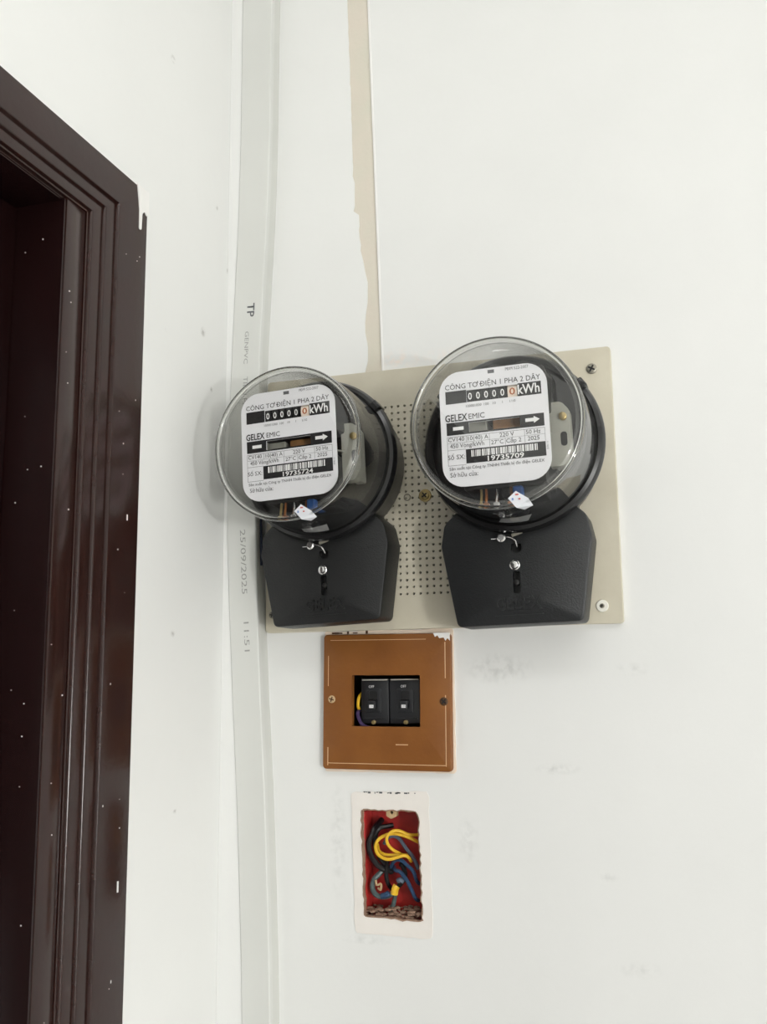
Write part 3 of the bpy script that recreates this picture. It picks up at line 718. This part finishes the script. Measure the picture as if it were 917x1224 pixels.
# ------------------------------------------------------------------ brown switch plate and the breakers behind it
PX0, PX1, PZ0, PZ1 = -0.2955, -0.1895, -0.0655, 0.0405
plate = empty('cover_plate', (-0.2425, 0, -0.0125), (0, math.radians(0.6), 0)); tag(plate, 'square brown wooden cover plate with a rectangular window for two breakers', 'plate')
hw = 0.053
bm = NB(); slab(bm, rrect(-hw, hw, -hw, hw, 0.0030, 4), [rect(-0.0285, 0.0280, -0.0195, 0.0205)], -0.0060, -0.0002, back=False, bevel=0.0012)
pf = obj('panel', bm, 'mdf', plate, True)
bm = NB(); i_ = 0.0042
for x0, x1, z0, z1 in ((-hw + i_, -hw + i_ + 0.0006, -0.050, -0.036), (-hw + i_, -hw + i_ + 0.0004, 0.012, 0.036), (-hw + i_, hw - i_, -hw + 0.0045, -hw + 0.0050), (hw - i_ - 0.0006, hw - i_, -0.049, 0.005),
                       (hw - i_ - 0.0007, hw - i_, 0.018, 0.046), (-hw + 0.006, hw - 0.02, hw - 0.0048, hw - 0.0044), (0.008, 0.018, -0.0335, -0.0328)):
    box(bm, x0, x1, -0.00612, -0.0059, z0, z1)
obj('worn_edge', bm, 'wear', plate)
bm = NB(); chip = [(0.039, 0.0532), (0.0405, 0.0500), (0.0425, 0.0512), (0.0440, 0.0490), (0.0475, 0.0495), (0.0490, 0.0470), (0.0505, 0.0490), (0.0525, 0.0470), (0.0522, 0.0532)]
slab(bm, chip, [], -0.0064, -0.0050); obj('paint_chip', bm, 'paint_white', plate)
screw('screw', -0.0455, 0.0015, -0.0058, 0.0030, 'tan', plate, 'screw_dark', rot=0.3, depth=0.0009)
screw('screw', 0.0472, 0.0002, -0.0058, 0.0033, 'screw_dark', plate, rot=0.7, depth=0.0009)
# cream patch of plaster that shows along the plate's edge
pp = empty('plaster_border', (-0.2425, 0, -0.0125)); tag(pp, 'thin cream plaster border showing around the brown plate', 'plaster')
bm = NB(); slab(bm, ragged(rrect(-0.0535, 0.0545, -0.0548, 0.0562, 0.002, 2), 0.006, 0.0004, 4), [rect(-0.045, 0.045, -0.045, 0.045)], -0.0008, 0.0, back=False); mat('cream', srgb(236, 220, 202), 0.6, var=0.06)
obj('skim', bm, 'cream', pp)
bm = NB()
for x, wd, hh in ((-0.047, 0.006, 0.0010), (-0.034, 0.0016, 0.0016), (-0.029, 0.004, 0.0006), (-0.018, 0.0018, 0.0018), (-0.041, 0.003, 0.0008)):
    box(bm, x, x + wd, -0.0011, -0.0007, 0.0545 - hh * 0.4, 0.0545 + hh)
obj('glue_marks', bm, 'screw_dark', pp)
# recessed back box
bb = empty('back_box', (-0.2425, 0, -0.013)); tag(bb, 'dark recessed box in the wall behind the brown plate', 'box')
bm = NB(); slab(bm, rect(-0.0424, 0.0424, -0.0329, 0.0329), [rect(-0.0412, 0.0412, -0.0317, 0.0317)], 0.0002, 0.058, back=False); obj('side', bm, 'hole_dark', bb)
bm = NB(); box(bm, -0.0424, 0.0424, 0.056, 0.059, -0.0329, 0.0329); obj('back', bm, 'hole_dark', bb)
def breaker(xc, wd, lab, tx):
    B = empty('circuit_breaker', (xc, 0.0045, -0.0130)); tag(B, lab, 'circuit breaker', 'breakers behind the brown plate')
    h = wd / 2
    bm = NB(); box(bm, -h, h, 0.0, 0.048, -0.0172, 0.0176, 0.0012); obj('body', bm, 'breaker_black', B, True)
    bm = NB(); box(bm, -h + 0.001, h - 0.001, -0.0003, 0.004, 0.0170, 0.0180, 0.0003); obj('top_edge', bm, 'breaker_edge', B)
    bm = NB(); slab(bm, rrect(tx - 0.0068, tx + 0.0068, -0.0085, 0.0105, 0.0015, 3), [rrect(tx - 0.0036, tx + 0.0036, -0.0050, 0.0085, 0.0012, 3)], -0.0012, 0.0, back=False, bevel=0.0004); obj('front_frame', bm, 'breaker_black', B, True)
    bm = NB(); quad(bm, tx - 0.0036, tx + 0.0036, -0.0050, 0.0085, -0.0002); obj('toggle_well', bm, 'hole_black', B)
    bm = NB(); box(bm, tx - 0.0031, tx + 0.0031, -0.0052, 0.0004, -0.0048, 0.0020, 0.0007)
    for v_ in bm.verts:
        if v_.co.y < -0.002: v_.co.z -= 0.0012
    tg = obj('toggle', bm, 'breaker_black', B, True)
    bm = NB(); quad(bm, tx - 0.0018, tx + 0.0018, -0.0046, -0.0022, -0.00535); obj('on_plate', bm, 'ink_white', tg)
    put_text('on_mark', 'ON', 0.0020, tx, -0.0034, -0.0054, 'ink', tg, 0.0028)
    put_text('off_mark', 'OFF', 0.0030, tx - 0.0015, 0.0120, -0.00015, 'ink_white', B, 0.0045)
    bm = NB(); lathe(bm, [(0.0, 0.0018), (0.0022, 0.0018), (0.0027, 0.0012)], 12, (tx + 0.0005, -0.0160), cap1=True); obj('terminal_screw', bm, 'brass', B, True)
    bm = NB(); box(bm, -h + 0.002, h - 0.002, -0.0006, 0.001, -0.0136, -0.0126, 0.0002); obj('lower_ridge', bm, 'breaker_black', B)
breaker(-0.2551, 0.0236, 'black circuit breaker behind the brown plate, nearer the coloured wires', -0.0012)
breaker(-0.2300, 0.0252, 'black circuit breaker behind the brown plate, farther from the door', 0.0005)
def wire(name, pts, r, m, label, cat='wire', group=None):
    bm = NB(); tube(bm, [(x / 1000, y / 1000, z / 1000) for x, y, z in pts], r / 1000, 8)
    return tag(obj(name, bm, m, None, True), label, cat, group)
wire('yellow_wire', [(-269.5, 30, -2), (-269.0, 8, -8), (-269.2, 4, -15), (-269.4, 9, -19), (-269.0, 30, -22)], 1.3, 'wire_yellow', 'short yellow wire at the edge of the left breaker')
wire('purple_wire', [(-269.0, 30, -14), (-269.6, 6, -20.5), (-268.0, 2.5, -26), (-264.5, 1.5, -31), (-258.0, 2.5, -33.5), (-250, 14, -36)], 1.5, 'wire_purple', 'purple wire curling under the left breaker')

# ------------------------------------------------------------------ open red junction box
pt = empty('plaster_patch', (-0.242, 0, -0.136)); tag(pt, 'off-white raised rectangle of plaster around the open red wall box', 'plaster')
bm = NB(); slab(bm, ragged([(x + 0.242, z_ + 0.136) for x, z_ in round_poly([(-0.2105, -0.0812), (-0.2740, -0.0830), (-0.2712, -0.1885), (-0.2090, -0.1895)], [.004] * 4, 3)], 0.005, 0.0004, 8),
                [[(p[0] + 0.242, p[1] + 0.136) for p in inset(hole_j, -0.0004)]], -0.0006, 0.0, back=False)
obj('patch_skim', bm, 'patch', pt)
bm = NB(); rnd = random.Random(9)
for k in range(26):
    x = rnd.uniform(-0.022, 0.026); box(bm, x, x + rnd.uniform(0.0006, 0.003), -0.0008, -0.0004, 0.0528 + rnd.uniform(-0.0006, 0.0008), 0.0532 + rnd.uniform(0, 0.0006))
tag(obj('grime', bm, 'ink_grey', pt), kind='stuff')
bm = NB()
lp1 = [bm.verts.new((x + 0.242, 0.0034, z_ + 0.136)) for x, z_ in inset(hole_j, 0.0006)]
lp2 = [bm.verts.new((x + 0.242, -0.0008, z_ + 0.136)) for x, z_ in ragged(inset(hole_j, 0.0004), 1.0, 0.0003, 2)]
lp3 = [bm.verts.new((x + 0.242, -0.0009, z_ + 0.136)) for x, z_ in ragged(inset(hole_j, -0.0005), 1.0, 0.0004, 6)]
n = len(lp1)
for A, B in ((lp1, lp2), (lp2, lp3)):
    for i in range(n): bm.faces.new((A[i], A[(i + 1) % n], B[(i + 1) % n], B[i]))
bmesh.ops.recalc_face_normals(bm, faces=bm.faces); obj('broken_edge', bm, 'plaster_raw', pt)
rb_ = empty('junction_box', (-0.242, 0.0036, -0.136)); tag(rb_, 'open red plastic junction box sunk in the wall and full of wires', 'junction box')
bm = NB(); slab(bm, rect(-0.0275, 0.0285, -0.0445, 0.0435), [rect(-0.0255, 0.0262, -0.0425, 0.0415)], 0.0, 0.030, back=False)
obj('side', bm, 'red_box', rb_)
bm = NB(); box(bm, -0.0275, 0.0285, 0.022, 0.025, -0.0445, 0.0435); obj('back', bm, 'red_box', rb_)
bm = NB(); slab(bm, round_poly([(0.0045, 0.0420), (-0.0040, 0.0420), (-0.0040, 0.0350), (0.0, 0.0330), (0.0045, 0.0350)], [0, 0, .002, .002, .002], 4), [[(0.0005 + 0.0013 * math.cos(t * PI / 4), 0.0378 + 0.0013 * math.sin(t * PI / 4)) for t in range(8)]], -0.0008, 0.004, back=False)
obj('screw_lug', bm, 'tan', rb_)
bm = NB(); quad(bm, -0.002, 0.003, 0.0355, 0.0400, 0.003); obj('lug_hole', bm, 'hole_black', rb_)
bm = NB(); box(bm, -0.0245, -0.0225, 0.001, 0.020, -0.040, 0.038, 0.0006); obj('rib', bm, 'red_box', rb_)
bm = NB(); rnd = random.Random(21)
for k in range(110):
    x = rnd.uniform(-0.024, 0.024); s = rnd.uniform(0.0008, 0.0024); z_ = -0.0405 + rnd.uniform(0, 0.006) * (1 - abs(x) * 10); y = rnd.uniform(0.0, 0.020)
    r = bmesh.ops.create_icosphere(bm, subdivisions=1, radius=s)
    for v_ in r['verts']: v_.co = Vector((x + v_.co.x * 1.4, y + v_.co.y, z_ + v_.co.z * 0.7))
tag(obj('plaster_rubble', bm, 'plaster_raw', rb_, True), kind='stuff')
def w3(pts, y): return [(a, (y[min(i, len(y) - 1)] if isinstance(y, list) else y), b) for i, (a, b) in enumerate(pts)]
wire('yellow_wire', w3([(-219, -114), (-223.1, -115.9), (-230.4, -115.5), (-236.5, -112.6), (-241.9, -112.7), (-246.0, -116.6), (-246.0, -121.6), (-242.7, -126.4), (-238.0, -130.0), (-234, -133)], [20, 16, 11, 8, 6, 5, 5, 7, 11, 16]), 1.25, 'wire_yellow', 'yellow wire forming the tighter upper loop in the red box')
wire('yellow_wire', w3([(-219, -126), (-221.3, -123.5), (-226.6, -119.4), (-233.2, -116.5), (-241.3, -114.9), (-248.1, -116.1), (-254.2, -119.7), (-256.0, -124.7), (-254.3, -129.7), (-249.6, -132.9), (-244.2, -133.6), (-238.2, -132.1), (-232.8, -130.7), (-230.1, -132.5), (-229.5, -136)], [22, 18, 12, 10, 9, 8, 7, 6, 5, 5, 5, 6, 7, 9, 14]), 1.35, 'wire_yellow', 'yellow wire forming the widest loop in the red box')
wire('yellow_wire', w3([(-257, -124), (-254.9, -128.4), (-250.2, -130.7), (-244.1, -131.1), (-237.3, -130.9), (-233, -132)], [14, 11, 9, 9, 11, 16]), 1.2, 'wire_yellow', 'short yellow wire nested inside the widest loop')
wire('black_wire', w3([(-255, -106), (-258.2, -111.3), (-259.6, -115.8), (-261.6, -120.9), (-261.8, -126.6), (-259.6, -132.7), (-256.0, -138.1), (-251.7, -141.6), (-247, -144)], [20, 10, 8, 7, 7, 7, 8, 10, 14]), 2.3, 'wire_black', 'thick black taped wire down the side of the red box nearest the door')
wire('black_wire', w3([(-246, -110), (-249.8, -110.6), (-254.6, -111.4), (-258.0, -116.4), (-259.0, -124.9), (-256.5, -131.2), (-253.3, -136.2), (-248.5, -140.7), (-246, -146)], [20, 17, 14, 13, 13, 13, 13, 14, 16]), 2.0, 'wire_black', 'black wire behind the thick taped one in the red box')
wire('blue_wire', w3([(-246, -143), (-244.9, -139.5), (-240.8, -135.0), (-235.4, -134.8), (-230.8, -138.3), (-226.2, -142.4), (-223.7, -150.3), (-222, -154)], [16, 12, 9, 8, 8, 8, 10, 18]), 1.5, 'wire_blue', 'blue wire arching over under the yellow loops')
wire('blue_wire', w3([(-244, -141), (-241.6, -142.3), (-236.3, -143.3), (-231.0, -148.6), (-227.2, -155.7), (-224.6, -162.3), (-224, -165)], [16, 10, 7, 6, 6, 8, 14]), 1.5, 'wire_blue', 'blue wire running diagonally down the red box')
wire('grey_wire', w3([(-252, -124), (-249, -119.5), (-245.0, -117.6), (-239.5, -119.3), (-234.2, -126.0), (-228.9, -132.0), (-226, -137), (-224, -142)], 15), 1.5, 'wire_greyblue', 'grey-blue wire behind the yellow loops')
wire('black_wire', w3([(-248.5, -137), (-248.3, -142), (-248.5, -146.4), (-247.5, -152.5), (-245.7, -157.7)], [13, 10, 9, 10, 14]), 1.7, 'wire_black', 'short black wire hanging in the middle of the red box')
wire('black_wire', w3([(-238, -138), (-235, -141), (-234, -146), (-236, -151), (-240, -155)], [14, 12, 12, 12, 13]), 1.9, 'wire_black', 'black wire bent between the two blue wires')
wire('grey_wire', w3([(-251, -142), (-254.7, -145.8), (-258.9, -150.3), (-260.0, -156.5), (-256.3, -161.8), (-249.2, -162.6), (-244, -160)], [14, 12, 10, 9, 9, 10, 12]), 2.1, 'tape_teal', 'dusty grey-green taped wire curving at the bottom of the red box')
wire('grey_wire', w3([(-242, -158), (-242.5, -163), (-244, -169), (-247, -174)], [12, 12, 12, 14]), 1.8, 'tape_teal', 'dusty grey-green wire leaving the bottom of the red box')
wire('blue_tape', w3([(-252.0, -162.0), (-248.6, -161.0), (-245.6, -159.4)], [8, 7.5, 8]), 2.4, 'wire_blue', 'blue taped wire end low in the red box', 'wire')
wire('yellow_tape', w3([(-239.0, -153.3), (-240.2, -155.5), (-241.0, -159.6)], [6, 5.5, 6]), 2.9, 'wire_yellow', 'stubby yellow taped wire end low in the red box', 'wire')
wire('bare_wire', w3([(-256.5, -150), (-255.3, -153.5), (-252.0, -152.5), (-252.5, -157), (-255, -156)], [7, 6, 6, 7, 8]), 0.9, 'tan', 'bare tan wire twist beside the yellow taped end')
wire('blue_tape', w3([(-238.5, -150.0), (-236.4, -149.0), (-234.0, -150.0)], [8, 7, 8]), 2.0, 'wire_greyblue', 'pale blue taped wire joint under the diagonal blue wire', 'wire')
wire('gap_shade_line', [(-349.2, -9, 100), (-349.6, -10, 140), (-349.4, -10, 160), (-349.0, -8, 200)], 1.0, 'gap_shade_navy', 'thin navy line standing in for the shade in the gap between the trunking and the board')  # dark strand added so the gap beside the board looks shaded

# lift everything so that the floor lies at zero height
for o in list(C.objects):
    if o.parent is None and o.type in {'MESH', 'EMPTY'}: o.location.z += H
